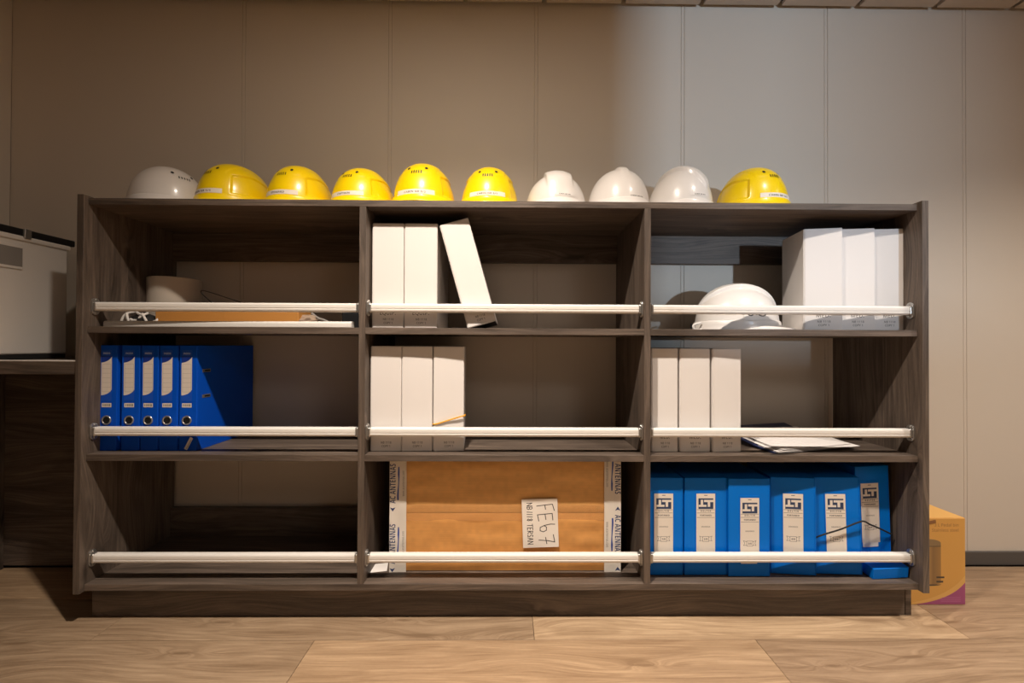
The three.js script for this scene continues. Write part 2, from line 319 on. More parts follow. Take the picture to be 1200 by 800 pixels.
function hardHat({ label, kind, mat, px, py = 215, z = -0.17, y = TOP, yaw = 0, s = [1, 1, 1], text, strip, vents, peak = 0.03, tilt = 0, group }) {
  const t = thing('hard_hat', label, 'hard hat', [X(px, py, z), y, z], group); t.rotation.y = yaw * rad;
  t.scale.set(...s);
  mesh('shell', hatShell(kind), mat, t);
  mesh('rim', hatRim(peak), mat, t);
  if (text) {
    const m = mesh('name_strip', patch(kind, strip[0] * rad, strip[1] * rad, strip[2], strip[3], strip[4] ?? 0.0012), std({ map: nameTex(text, strip[5] || '#ece2d4'), roughness: 0.6 }), t);
    m.userData.label = 'white strip lettered ' + text;
  }
  if (vents) {
    for (let i = -2; i <= 2; i++) mesh('vent_slot', patch(kind, (i * 5 - 1.1) * rad, (i * 5 + 1.1) * rad, 0.61, 0.665, 0.0009, 2, 2), M.black, t);
    for (const k of [-1, 1]) { const c = 21 * k; mesh('vent_plug', gridGeo(14, 2, (u, v) => hatPoint(kind, (c + Math.cos(u * 6.283) * 3.4 * (1 - v)) * rad, 0.735 + Math.sin(u * 6.283) * 0.030 * (1 - v), 0.0012)), M.rubber, t); }
  }
  for (const k of [-1, 1]) mesh('accessory_slot', patch('plain', k * 84 * rad, k * 96 * rad, 0.02, 0.10, k > 0 ? 0.0055 : 0.0055, 4, 3), mat, t);
  const cr = mesh('head_band', gridGeo(60, 2, (u, v) => { const a = (u - 0.5) * 6.283; return V(Math.sin(a) * 0.086, 0.004 + v * 0.03, Math.cos(a) * 0.100 - 0.006); }, true), M.rubber, t);
  return t;
}
const hatGroup = undefined;
const YS = [-38, 38, 0.12, 0.225];
hardHat({ label: 'white hard hat without a name strip at the dim end of the shelf top', kind: 'plain', mat: M.white, px: 198, yaw: 62, s: [0.98, 0.96, 0.97], vents: true, peak: 0.02 });
hardHat({ label: 'yellow hard hat lettered CABIN NR 1/1 beside the plain white hard hat', kind: 'side', mat: M.yellow, px: 277, yaw: -23, s: [0.96, 1.0, 0.93], peak: 0.016, vents: true, text: 'CABIN NR 1/1', strip: [-39, 39, 0.14, 0.245] });
hardHat({ label: 'yellow hard hat with a white STEWARD name strip', kind: 'side', mat: M.yellow, px: 353, yaw: -13, s: [0.92, 0.98, 0.88], peak: 0.018, vents: true, text: 'STEWARD', strip: [-37, 37, 0.14, 0.245] });
hardHat({ label: 'yellow hard hat with a white CAPTAIN name strip', kind: 'side', mat: M.yellow, px: 427, yaw: -17, s: [0.94, 0.94, 0.88], peak: 0.02, vents: true, text: 'CAPTAIN', strip: [-37, 37, 0.14, 0.245] });
hardHat({ label: 'yellow hard hat lettered CABIN NR 8/2 beside the CAPTAIN hat', kind: 'side', mat: M.yellow, px: 498, yaw: -5, s: [1.0, 1.04, 0.95], vents: true, text: 'CABIN NR 8/2', strip: [-34, 34, 0.13, 0.235] });
hardHat({ label: 'yellow hard hat lettered CABIN NR 8/1 beside a white ridged hat', kind: 'side', mat: M.yellow, px: 574, yaw: -2, s: [0.95, 0.98, 0.9], vents: true, text: 'CABIN NR 8/1', strip: [-34, 34, 0.14, 0.24] });
hardHat({ label: 'white hard hat with a broad square crown ridge lettered CABIN NR 102', kind: 'broad', mat: M.white, px: 651, yaw: 3, s: [0.95, 0.85, 0.9], text: 'CABIN NR 102', strip: [-12, 26, 0.20, 0.27, 0.0012, '#e6e1dc'], peak: 0.022 });
hardHat({ label: 'round white hard hat with a small peaked crown keel', kind: 'keel', mat: M.white, px: 724, yaw: 4, s: [0.95, 0.97, 0.92], text: 'CABIN NR 010', strip: [-8, 38, 0.13, 0.20, 0.0012, '#e6e1dc'], peak: 0.022 });
hardHat({ label: 'white hard hat with a forked crown rib beside a yellow hat', kind: 'vee', mat: M.white, px: 797, yaw: 34, s: [0.90, 0.98, 0.84], text: 'CABIN NR 9/3', strip: [-42, -2, 0.2, 0.27, 0.0012, '#e6e1dc'], peak: 0.02 });
hardHat({ label: 'yellow hard hat lettered CABIN NR 10/2 standing right of all white hats', kind: 'side', mat: M.yellow, px: 880, yaw: 15, s: [0.97, 1.02, 0.92], peak: 0.016, vents: true, text: 'CABIN NR 10/2', strip: [-34, 34, 0.13, 0.235] });
{
  const t = hardHat({ label: 'white hard hat with a chin strap lying inside the upper shelf bay', kind: 'vee', mat: M.white, px: 864, py: 365, z: -0.165, y: S1, yaw: 78, s: [1, 0.93, 1], peak: 0.035 });
  mesh('chin_strap', tube([[-0.055, 0.028, -0.125], [-0.06, 0.018, -0.15], [-0.058, 0.004, -0.146], [-0.05, 0.004, -0.12]], 0.0035, 30, 6), M.whiteMatte, t);
  mesh('rear_knob', cyl(0.012, 0.014, 0.014, 24), M.rubber, t, [0.03, 0.016, -0.132], [Math.PI / 2, 0, 0]);
  const em = mesh('printed_emblem', patch('vee', -95 * rad, -58 * rad, 0.14, 0.50, 0.0016, 16, 6), std({ map: canvasTex(256, 160, (c, w, h) => { c.fillStyle = '#e6e1dc'; c.fillRect(0, 0, w, h); c.strokeStyle = '#4a4744'; c.lineWidth = 12; c.beginPath(); c.ellipse(180, 74, 52, 46, 0, 0, 7); c.stroke(); c.beginPath(); c.ellipse(62, 90, 26, 26, 0, 0.2, 3); c.stroke(); c.fillStyle = '#4a4744'; c.fillRect(116, 100, 10, 10); }), roughness: 0.4 }), t);
}

// ---------------------------------------------------------------- white file boxes
function boxFace(lines) {
  return std({ roughness: 0.72, map: canvasTex(256, 860, (c, w, h) => {
    c.fillStyle = '#e3deda'; c.fillRect(0, 0, w, h); c.fillStyle = '#3d3a37'; c.textAlign = 'center';
    c.font = '46px sans-serif'; c.fillText(lines[0], w / 2, h - 104);
    c.font = '25px sans-serif'; c.fillText(lines[1], w / 2 + 4, h - 58); c.fillText(lines[2], w / 2 + 4, h - 28);
  }) });
}
const faceMats = {};
function fileBox(label, group, x0, x1, y, z, h, lines, { depth = 0.245, turn = 0, lean = 0 } = {}) {
  const w = x1 - x0, t = thing('file_box', label, 'file box', [(x0 + x1) / 2, y, z], group);
  t.rotation.set(0, turn * rad, lean * rad, 'YZX');
  mesh('slipcase', bx(w, h, depth, { b: 0.0025, s: 2 }), M.paper, t, [0, h / 2, -depth / 2]);
  const g = new THREE.PlaneGeometry(w - 0.006, h - 0.006);
  mesh('front_sheet', g, faceMats[lines.join()] ??= boxFace(lines), t, [0, h / 2, 0.0006]);
  const back = mesh('spine_fold', bx(0.0015, h - 0.004, 0.004, { b: 0.0005, g: 'y' }), M.paper, t, [-w / 2 - 0.0004, h / 2, -0.004]);
  return t;
}
const FZ = -0.056;
const nb = ['NB 1118', 'COPY 1'];
const bxX = (p, py) => X(p, py, FZ);
fileBox('white EQUIP. file box against the divider in the upper middle bay', undefined, bxX(436.5, 320), bxX(473, 320), S1, FZ, 0.3215, ['EQUIP.', ...nb]);
fileBox('white EQUIP. file box between its twin and the leaning box', undefined, bxX(474.2, 320), bxX(512.5, 320), S1, FZ, 0.3215, ['EQUIP.', ...nb]);
{
  const p = onPlane(548.5, 383, 'z', -0.05), w = 0.089, a = 15.6 * rad;
  const t = fileBox('white file box leaning against two upright EQUIP. boxes', undefined, p.x + w / 2 * Math.cos(a) - w / 2, p.x + w / 2 * Math.cos(a) + w / 2, S1 + w / 2 * Math.sin(a), -0.05, 0.327, ['', ...nb], { lean: 15.6, depth: 0.245 });
  mesh('open_base', bx(w - 0.006, 0.0015, 0.235, { b: 0.0004 }), M.black, t, [0, -0.0006, -0.122]);
}
for (const [a, b, l, dz, t] of [[434.5, 470, 'white file box beside the divider in the middle bay, no elastic', 0, 1], [471, 506.5, 'white file box standing between two others in the middle bay', -0.001, 2], [508, 543.5, 'white file box with an orange elastic across its front', -0.003, 4]])
  fileBox(l, undefined, bxX(a, 470), bxX(b, 470), S2, FZ + dz, 0.321, [' ', ...nb], { turn: t });
{
  const z = FZ - 0.004 + 0.006, a = onPlane(508, 497, 'z', z), b = onPlane(543, 487.5, 'z', z);
  tag(mesh('elastic_band', tube([[a.x - 0.003, a.y, z - 0.03], [a.x - 0.001, a.y, z - 0.004], [a.x + 0.004, a.y, z - 0.001], [(a.x + b.x) / 2, (a.y + b.y) / 2, z - 0.0005], [b.x - 0.004, b.y, z - 0.0005], [b.x + 0.001, b.y, z - 0.004], [b.x + 0.003, b.y, z - 0.03]], 0.0022, 50, 6), std({ color: 0xe8a317, roughness: 0.6 })), 'orange elastic band around a white file box', 'elastic band');
}
for (const [a, b, l, t] of [[947, 988, 'white MED. file box nearest the hard hat in the upper bay', -10], [989, 1026.5, 'white MED. file box between two others in the upper bay', -8], [1027.5, 1063, 'white MED. file box beside the side panel of the shelf', -6]])
  fileBox(l, undefined, bxX(a, 320), bxX(b, 320), S1, FZ - 0.010, 0.318, ['MED.', ...nb], { turn: t, depth: 0.15 });
for (const [a, b, l, t] of [[763.8, 794.5, 'white file box against the divider above the blue boxes', 0], [797, 832, 'white file box standing second from the divider above the blue boxes', 0], [835, 869, 'white file box next to the loose papers', 3]])
  fileBox(l, undefined, bxX(a, 470), bxX(b, 470), S2, FZ, 0.318, ['MED.', ...nb], { turn: t });

// ---------------------------------------------------------------- blue lever arch binders
const binderLabel = std({ roughness: 0.6, map: canvasTex(160, 720, (c, w, h) => {
  c.fillStyle = '#0a4fc0'; c.fillRect(0, 0, w, h);
  c.fillStyle = '#c8d2e4'; c.font = 'bold 34px sans-serif'; c.textAlign = 'center'; c.fillText('INIZIO', w / 2, 60);
  c.fillStyle = '#0a2f86'; c.beginPath(); c.moveTo(0, 86); c.lineTo(w, 86); c.lineTo(w, 100); c.quadraticCurveTo(w * 0.8, 165, 0, 180); c.fill();
  c.fillStyle = '#ddd3c8'; c.beginPath(); c.moveTo(0, 180); c.quadraticCurveTo(w * 0.75, 165, w, 92); c.lineTo(w, 560); c.quadraticCurveTo(w * 0.7, 632, 0, 640); c.closePath(); c.fill();
  c.strokeStyle = '#a79f97'; c.lineWidth = 3; c.strokeRect(16, 200, w - 32, 390); for (let i = 1; i < 6; i++) { c.beginPath(); c.moveTo(16, 200 + i * 65); c.lineTo(w - 16, 200 + i * 65); c.stroke(); }
}) });
const codeLabel = std({ roughness: 0.6, map: canvasTex(128, 48, (c, w, h) => { c.fillStyle = '#e6ded4'; c.fillRect(0, 0, w, h); c.fillStyle = '#33302e'; const r = rng(4); for (let x = 14; x < w - 16; x += 3 + r() * 5) c.fillRect(x, 10, 1 + r() * 3, 28); }) });
const BZ = -0.058;
const binderSpec = [[115, 137.5, 'blue lever arch binder against the side panel', 0], [142, 163.5, 'blue lever arch binder second from the side panel', 1], [165, 185, 'blue lever arch binder in the middle of the row of five', -1], [186.5, 208, 'blue lever arch binder fourth from the side panel', 0], [210, 230.5, 'blue lever arch binder with its open side showing metal slots', 0]];
binderSpec.forEach(([a, b, label, turn], i) => {
  const x0 = X(a, 470, BZ), x1 = X(b, 470, BZ), w = Math.min(0.0535, x1 - x0), h = 0.320, dp = 0.285;
  const t = thing('ring_binder', label, 'binder', [(x0 + x1) / 2, S2, BZ]); t.rotation.y = turn * rad;
  const spine = new THREE.Shape(); // gently rounded spine board
  mesh('spine', bx(w, h, 0.004, { b: 0.0018, s: 2 }), M.binder, t, [0, h / 2, -0.002]);
  mesh('cover', bx(0.003, h, dp - 0.003, { b: 0.001 }), M.binder, t, [-w / 2 + 0.0015, h / 2, -dp / 2 - 0.003]);
  const side = mesh('cover', bx(0.003, h, dp - 0.003, { b: 0.001 }), M.binder, t, [w / 2 - 0.0015, h / 2, -dp / 2 - 0.003]);
  mesh('paper_block', bx(w - 0.016, h - 0.02, dp - 0.04, { b: 0.001 }), M.paper, t, [0, h / 2, -dp / 2 - 0.012]);
  const lw = 0.0315; 
  mesh('spine_label', new THREE.PlaneGeometry(lw, 0.155), binderLabel, t, [-0.004, 0.2285, 0.0006]);
  mesh('code_label', new THREE.PlaneGeometry(0.029, 0.0125), codeLabel, t, [-0.003, 0.1385, 0.0006]);
  const ring = mesh('finger_ring', new THREE.TorusGeometry(0.0125, 0.0024, 10, 32), M.chrome, t, [-0.003, 0.0925, 0.0005]);
  mesh('finger_hole', new THREE.CircleGeometry(0.0115, 28), M.black, ring, [0, 0, 0.0003]);
  for (const y of [0.242, 0.163]) { const s = mesh('slot_plate', bx(0.0012, 0.010, 0.036, { b: 0.0004 }), M.chrome, side, [0.0017, y - h / 2, dp / 2 - 0.038]); mesh('slot_opening', bx(0.0012, 0.005, 0.024, { b: 0.0004 }), M.black, s, [0.0003, 0, -0.004]); }
});
{
  const p = onPlane(221, 520, 'z', BZ + 0.006);
  const m = tag(mesh('paper_tag', bx(0.010, 0.040, 0.001, { b: 0.0004 }), std({ roughness: 0.7, map: (() => { const t = canvasTex(32, 128, (c) => { c.fillStyle = '#ded6cb'; c.fillRect(0, 0, 32, 128); c.fillStyle = '#6d6862'; for (let i = 18; i < 110; i += 7) c.fillRect(10, i, 8 + (i % 5), 3); }); t.wrapS = t.wrapT = THREE.RepeatWrapping; t.repeat.set(100, 25); return t; })() }), scene, [p.x, S2 + 0.024, BZ + 0.006], [0, 0, -27 * rad]), 'small slanting paper tag hanging on the last blue binder', 'tag');
}

// ---------------------------------------------------------------- blue document boxes with white labels
function docLabel(n) {
  return std({ roughness: 0.65, map: canvasTex(200, 640, (c, w, h) => {
    c.fillStyle = '#e2d8cb'; c.fillRect(0, 0, w, h); c.strokeStyle = '#3c3a3a'; c.fillStyle = '#2c3b5c';
    c.fillRect(82, 16, 36, 6);
    c.fillRect(22, 50, 158, 112);                                   // emblem block with light L and T strokes
    c.fillStyle = '#e2d8cb'; c.fillRect(46, 66, 26, 72); c.fillRect(24, 118, 84, 22); c.fillRect(82, 66, 98, 24); c.fillRect(120, 66, 27, 74);
    c.fillStyle = '#3c3a3a'; c.textAlign = 'center'; c.font = 'bold 24px sans-serif'; c.fillText('D E L T I K', w / 2, 192); c.lineWidth = 3;
    for (const y of [170, 204, 252]) { c.beginPath(); c.moveTo(6, y); c.lineTo(w - 6, y); c.stroke(); }
    c.font = 'bold 24px sans-serif'; c.fillText('FORTANEO', w / 2, 238); c.font = '19px sans-serif'; c.fillText('DRAWINGS', w / 2, 356);
    c.lineWidth = 3; c.strokeRect(68, 452, 64, 52); c.beginPath(); c.moveTo(68, 460); c.lineTo(34, 448); c.lineTo(46, 476); c.lineTo(34, 498); c.lineTo(68, 494); c.moveTo(132, 460); c.lineTo(166, 448); c.lineTo(154, 476); c.lineTo(166, 498); c.lineTo(132, 494); c.stroke();
    c.font = 'bold 26px sans-serif'; c.fillText(n + '/6', w / 2, 488);
  }) });
}
const docs = [ // left px, right px, depth, turn, lean, label centre as a share of the width, label top share
  [760.5, 801, -0.060, 0, 0, 0.42, 0.85, 'against the divider'], [802, 852.5, -0.060, 0, 0, 0.49, 0.85, 'second from the divider'], [853.5, 903, -0.052, 0, 0, 0.50, 0.815, 'third from the divider'],
  [905, 955, -0.062, -7, 0.3, 0.49, 0.845, 'with its front turned slightly'], [958.5, 1009, -0.060, -6, 1.6, 0.45, 0.84, 'crossed by a black elastic and turned'], [1005, 1046, -0.090, 2, 2, 0.40, 0.845, 'standing askew beside the side panel']];
docs.forEach(([a, b, z, turn, lean, lc, lt, where], i) => {
  const x0 = X(a, 610, z), x1 = X(b, 610, z), w = (x1 - x0) / Math.cos(turn * rad), h = i === 5 ? 0.325 : 0.298, dp = i > 2 ? 0.17 : 0.215;
  const t = thing('document_box', 'blue document box labelled ' + (i + 1) + '/6 ' + where, 'document box', [(x0 + x1) / 2, B0 + 0.001 + Math.abs(Math.sin(lean * rad)) * w / 2, z]);
  t.rotation.set(0, turn * rad, lean * rad, 'YZX');
  mesh('box_body', bx(w - 0.0015, h, dp, { b: 0.0022, s: 2 }), M.docBlue, t, [0, h / 2, -dp / 2]);
  mesh('edge_fold', bx(0.0022, h - 0.004, 0.0022, { b: 0.0009, g: 'y' }), M.docBlue, t, [w / 2 - 0.004, h / 2, 0.0006]);
  const pk = mesh('label_pocket', bx(0.063, 0.205, 0.0010, { b: 0.0004 }), M.docBlue, t, [(lc - 0.5) * w, h * lt - 0.098, 0.0006]);
  mesh('label_card', bx(0.050, 0.198, 0.0008, { b: 0.0003 }), M.whiteMatte, pk, [-0.002, -0.006, 0.0006]);
  if (i === 5) mesh('base_flap', bx(w, 0.034, 0.055, { b: 0.002 }), M.docBlue, t, [0, 0.019, 0.027], [0.12, 0, 0]);
  mesh('label_print', new THREE.PlaneGeometry(0.058, 0.186), docLabel(i + 1), pk, [0, 0.002, 0.00125]);
});
{
  const q = (px, py, z) => { const p = onPlane(px, py, 'z', z); return [p.x, p.y, p.z]; };
  tag(mesh('stretch_cord', tube([q(957, 629, -0.10), q(957.5, 629, -0.062), q(964, 626.5, -0.052), q(985, 620, -0.046), q(1004, 612.5, -0.039), q(1011, 610.5, -0.036), q(1020, 614.5, -0.052), q(1034, 620.5, -0.074), q(1045, 626, -0.084)], 0.0026, 80, 6), M.rubber), 'black elastic cord stretched across two blue document boxes', 'cord');
}

// ---------------------------------------------------------------- big carton in the middle of the bottom row
{
  const z = -0.088, x0 = X(457, 610, z), x1 = X(727, 610, z), y0 = B0, y1 = S2 - T - 0.004, w = x1 - x0, h = y1 - y0, dp = 0.23;
  const cn = noise2(40, 40, 55), cn2 = noise2(8, 300, 56);
  const cardTex = dataTex(512, 512, (u, v) => { const k = 0.90 + 0.05 * (cn(u * 40, v * 40) - 0.5) + 0.035 * (cn2(u * 8, v * 300) - 0.5); return [236 * k + 10, 178 * k + 8, 104 * k + 6]; }, true); cardTex.repeat.set(2, 2);
  const card = std({ map: cardTex, roughness: 0.72, bumpMap: grainTex, bumpScale: 0.0003 });
  const card2 = std({ map: cardTex, color: 0xf3e7da, roughness: 0.72, bumpMap: grainTex, bumpScale: 0.0003 });
  const t = thing('cardboard_carton', 'large brown carton sealed with printed antenna tape and marked FE67', 'carton', [(x0 + x1) / 2, y0, z]);
  mesh('body', bx(w, h, dp, { b: 0.004, s: 2 }), card, t, [0, h / 2, -dp / 2]);
  const seam = h * 0.515;
  // two front flaps with a slightly bowed surface
  const flap = (ya, yb, seed, bow) => { const n = noise2(9, 7, seed); const g = gridGeo(60, 24, (u, v) => { const e = Math.min(1, Math.min(u, 1 - u, v, 1 - v) * 9); return V((u - 0.5) * (w - 0.006), ya + (yb - ya) * v, 0.0012 + e * (0.002 + 0.004 * n(u * 8, v * 6)) + bow(u, v)); }); const p = g.attributes.position, uv = g.attributes.uv; for (let i = 0; i < p.count; i++) uv.setXY(i, p.getX(i), p.getY(i)); return g; };
  mesh('flap', flap(0.002, seam - 0.0015, 61, (u, v) => 0.003 * v * v), card2, t);
  mesh('flap', flap(seam + 0.0005, h - 0.002, 62, (u, v) => 0.002 * (1 - v)), card, t);
  mesh('seam_tape', gridGeo(60, 4, (u, v) => V((u - 0.5) * (w - 0.05), seam + (v - 0.5) * 0.05, 0.0085 - 0.001 * Math.abs(v - 0.5))), phy({ color: 0xd8a468, roughness: 0.22, clearcoat: 0.6, transparent: true, opacity: 0.35 }), t);
  const tapeTex = (flip) => std({ roughness: 0.35, map: canvasTex(120, 1100, (c, W, H) => {
    c.fillStyle = '#ddd6cc'; c.fillRect(0, 0, W, H); c.save(); c.translate(W / 2, H / 2); c.rotate(flip ? Math.PI / 2 : -Math.PI / 2);
    for (let k = -1; k <= 1; k++) { const o = k * 580 + (flip ? 190 : 300);
      c.fillStyle = '#2a3a66'; c.font = 'bold 56px sans-serif'; c.textAlign = 'center'; c.fillText('AC ANTENNAS', o, -18);
      c.beginPath(); c.moveTo(o - 270, -38); c.lineTo(o - 230, -58); c.lineTo(o - 240, -38); c.lineTo(o - 230, -18); c.fill();
      c.fillStyle = '#1f3f92'; c.beginPath(); c.moveTo(o - 160, -4); c.bezierCurveTo(o - 80, -14, o, 10, o + 90, -2); c.lineTo(o + 160, 0); c.lineTo(o + 160, 8); c.bezierCurveTo(o + 60, 16, o, 2, o - 160, 6); c.fill();
      c.fillStyle = '#75706c'; c.font = '25px sans-serif'; c.fillText('www.acantennas.com', o, 46); }
    c.restore(); }) });
  for (const [k, px] of [[0, 472], [1, 715]]) {
    const n = noise2(3, 12, 70 + k);
    const m = mesh('printed_tape', gridGeo(8, 60, (u, v) => V((k ? 1 : -1) * (w / 2 - 0.001 - (k ? 1 - u : u) * 0.052), 0.001 + v * (h - 0.002), 0.0085 + 0.0022 * n(u * 2, v * 11))), tapeTex(k === 1), t);
    m.userData.label = 'white tape printed AC ANTENNAS in blue';
    mesh('tape_side', bx(0.0012, h - 0.004, 0.09, { b: 0.0004 }), M.plastic, t, [(k ? 1 : -1) * (w / 2 + 0.0005), h / 2, -0.046]);
  }
  const cx = (X(610.5, 610, z) + X(655, 610, z)) / 2 - (x0 + x1) / 2, lw = X(652, 610, z) - X(610.5, 610, z), lh = 0.150;
  const lab = std({ roughness: 0.65, map: canvasTex(420, 600, (c, W, H) => {
    c.fillStyle = '#e9e0d5'; c.fillRect(0, 0, W, H); c.strokeStyle = '#1e1c1c'; c.lineCap = c.lineJoin = 'round';
    c.save(); c.translate(W, 0); c.rotate(Math.PI / 2);               // writing runs down the sheet: x = down, y = from the right edge to the left
    const st = (pts, lw2) => { c.lineWidth = lw2; c.beginPath(); pts.forEach((p, i) => p ? ((i && pts[i - 1]) ? c.lineTo(p[0], p[1]) : c.moveTo(p[0], p[1])) : 0); c.stroke(); };
    const L = 9; // FE67
    st([[150, 40], [70, 60], [88, 245], null, [78, 150], [132, 142]], L);
    st([[268, 60], [186, 66], [196, 240], [272, 226], null, [190, 150], [258, 142]], L);
    st([[322, 40], [318, 90], [330, 160], [352, 212], [392, 214], [408, 176], [392, 140], [352, 138], [332, 168]], L);
    st([[450, 60], [540, 46], [520, 130], [508, 232], null, [478, 152], [556, 140]], L);
    const S = 7.5, y = 300, h2 = 62; // NB 1118 TERSAN
    const at = (x, k, pts) => st(pts.map(p => p && [x + p[0] * k, y + p[1] * h2]), S);
    at(50, 34, [[0, 1], [0, 0], [1, 1], [1, 0]]); at(98, 30, [[0, 0], [0, 1], [0.8, 0.9], [1, 0.7], [0.7, 0.5], [0, 0.5], null, [0.7, 0.5], [0.9, 0.25], [0.6, 0], [0, 0]]);
    at(158, 10, [[0.5, 0], [0, 1]]); at(186, 10, [[0.5, 0], [0, 1]]); at(214, 10, [[0.5, 0], [0, 1]]);
    at(240, 28, [[0.5, 0], [0.1, 0.2], [0.9, 0.7], [0.6, 1], [0.1, 0.8], [0.9, 0.25], [0.5, 0]]);
    at(306, 34, [[0, 0.05], [1, 0], null, [0.5, 0], [0.5, 1]]); at(352, 26, [[1, 0], [0, 0], [0, 1], [1, 1], null, [0, 0.5], [0.8, 0.5]]); at(394, 30, [[0, 1], [0, 0], [0.9, 0.1], [0.9, 0.4], [0, 0.5], [1, 1]]); at(438, 26, [[1, 0.1], [0.3, 0], [0.1, 0.4], [0.9, 0.6], [0.7, 1], [0, 0.9]]); at(476, 32, [[0, 1], [0.5, 0], [1, 1], null, [0.2, 0.6], [0.8, 0.6]]); at(522, 32, [[0, 1], [0, 0], [1, 1], [1, 0]]);
    c.restore(); }) });
  const lb = mesh('handwritten_label', gridGeo(10, 10, (u, v) => V((u - 0.5) * lw, (v - 0.5) * lh, 0.0015 * Math.sin(u * 5) * Math.sin(v * 4))), lab, t, [cx, Y(631, 611, z) - y0, 0.0112], [0, 0, 2 * rad]);
  lb.userData.label = 'white sheet handwritten FE67 NB 1118 TERSAN';
  // small white sheet beside the carton
  tag(mesh('paper_sheet', bx(0.05, 0.0012, 0.05, { b: 0.0005 }), M.paper, scene, [X(444, 668, -0.1), B0 + 0.0012, -0.105], [0, 0.2, 0]), 'small white paper sheet on the bottom shelf beside the carton', 'paper');
}

// ---------------------------------------------------------------- papers in the right bay of the middle row
{
  const sheet = (w, d, rise, y0, curl) => gridGeo(12, 20, (u, v) => V((u - 0.5) * w, y0 + rise * Math.pow(v, 1.6) + curl * Math.pow(u, 3) * (1 - v), (0.5 - v) * d));
  const solid = (fn, th) => { const a = fn(0), b = fn(-th); const ib = Array.from(b.index.array); for (let i = 0; i < ib.length; i += 3) [ib[i], ib[i + 1]] = [ib[i + 1], ib[i]]; b.setIndex(ib); b.computeVertexNormals(); return mergeGeometries([a, b]); };
  const base = [0.942, S2, -0.165];
  const items = [['plastic_folder', 0.30, 0.235, 0.036, 0.004, 15, std({ color: 0x2a3358, roughness: 0.4 }), 'dark blue plastic folder under loose papers on the middle shelf', 'folder', -0.016, -0.022, 0.003],
    ['magazine', 0.295, 0.21, 0.024, 0.0075, 12.5, M.paper, 'grey-white magazine lying on a blue folder', 'magazine', 0, 0, 0.003],
    ['paper_sheet', 0.285, 0.205, 0.022, 0.0100, 9, M.paper, 'loose white paper sheet on top of the magazine', 'paper', 0.014, 0.004, 0.0012],
    ['paper_sheet', 0.270, 0.195, 0.022, 0.0128, 14, M.paper, 'topmost white paper sheet with a curled corner', 'paper', 0.004, 0.001, 0.0008]];
  for (const [n, w, d, rise, y0, turn, mat, label, cat, dx, dz, th] of items)
    tag(mesh(n, solid(k => sheet(w, d, rise, y0 + k, 0.004), th), mat, scene, [base[0] + dx, base[1], base[2] + dz], [0, turn * rad, 0]), label, cat);
}

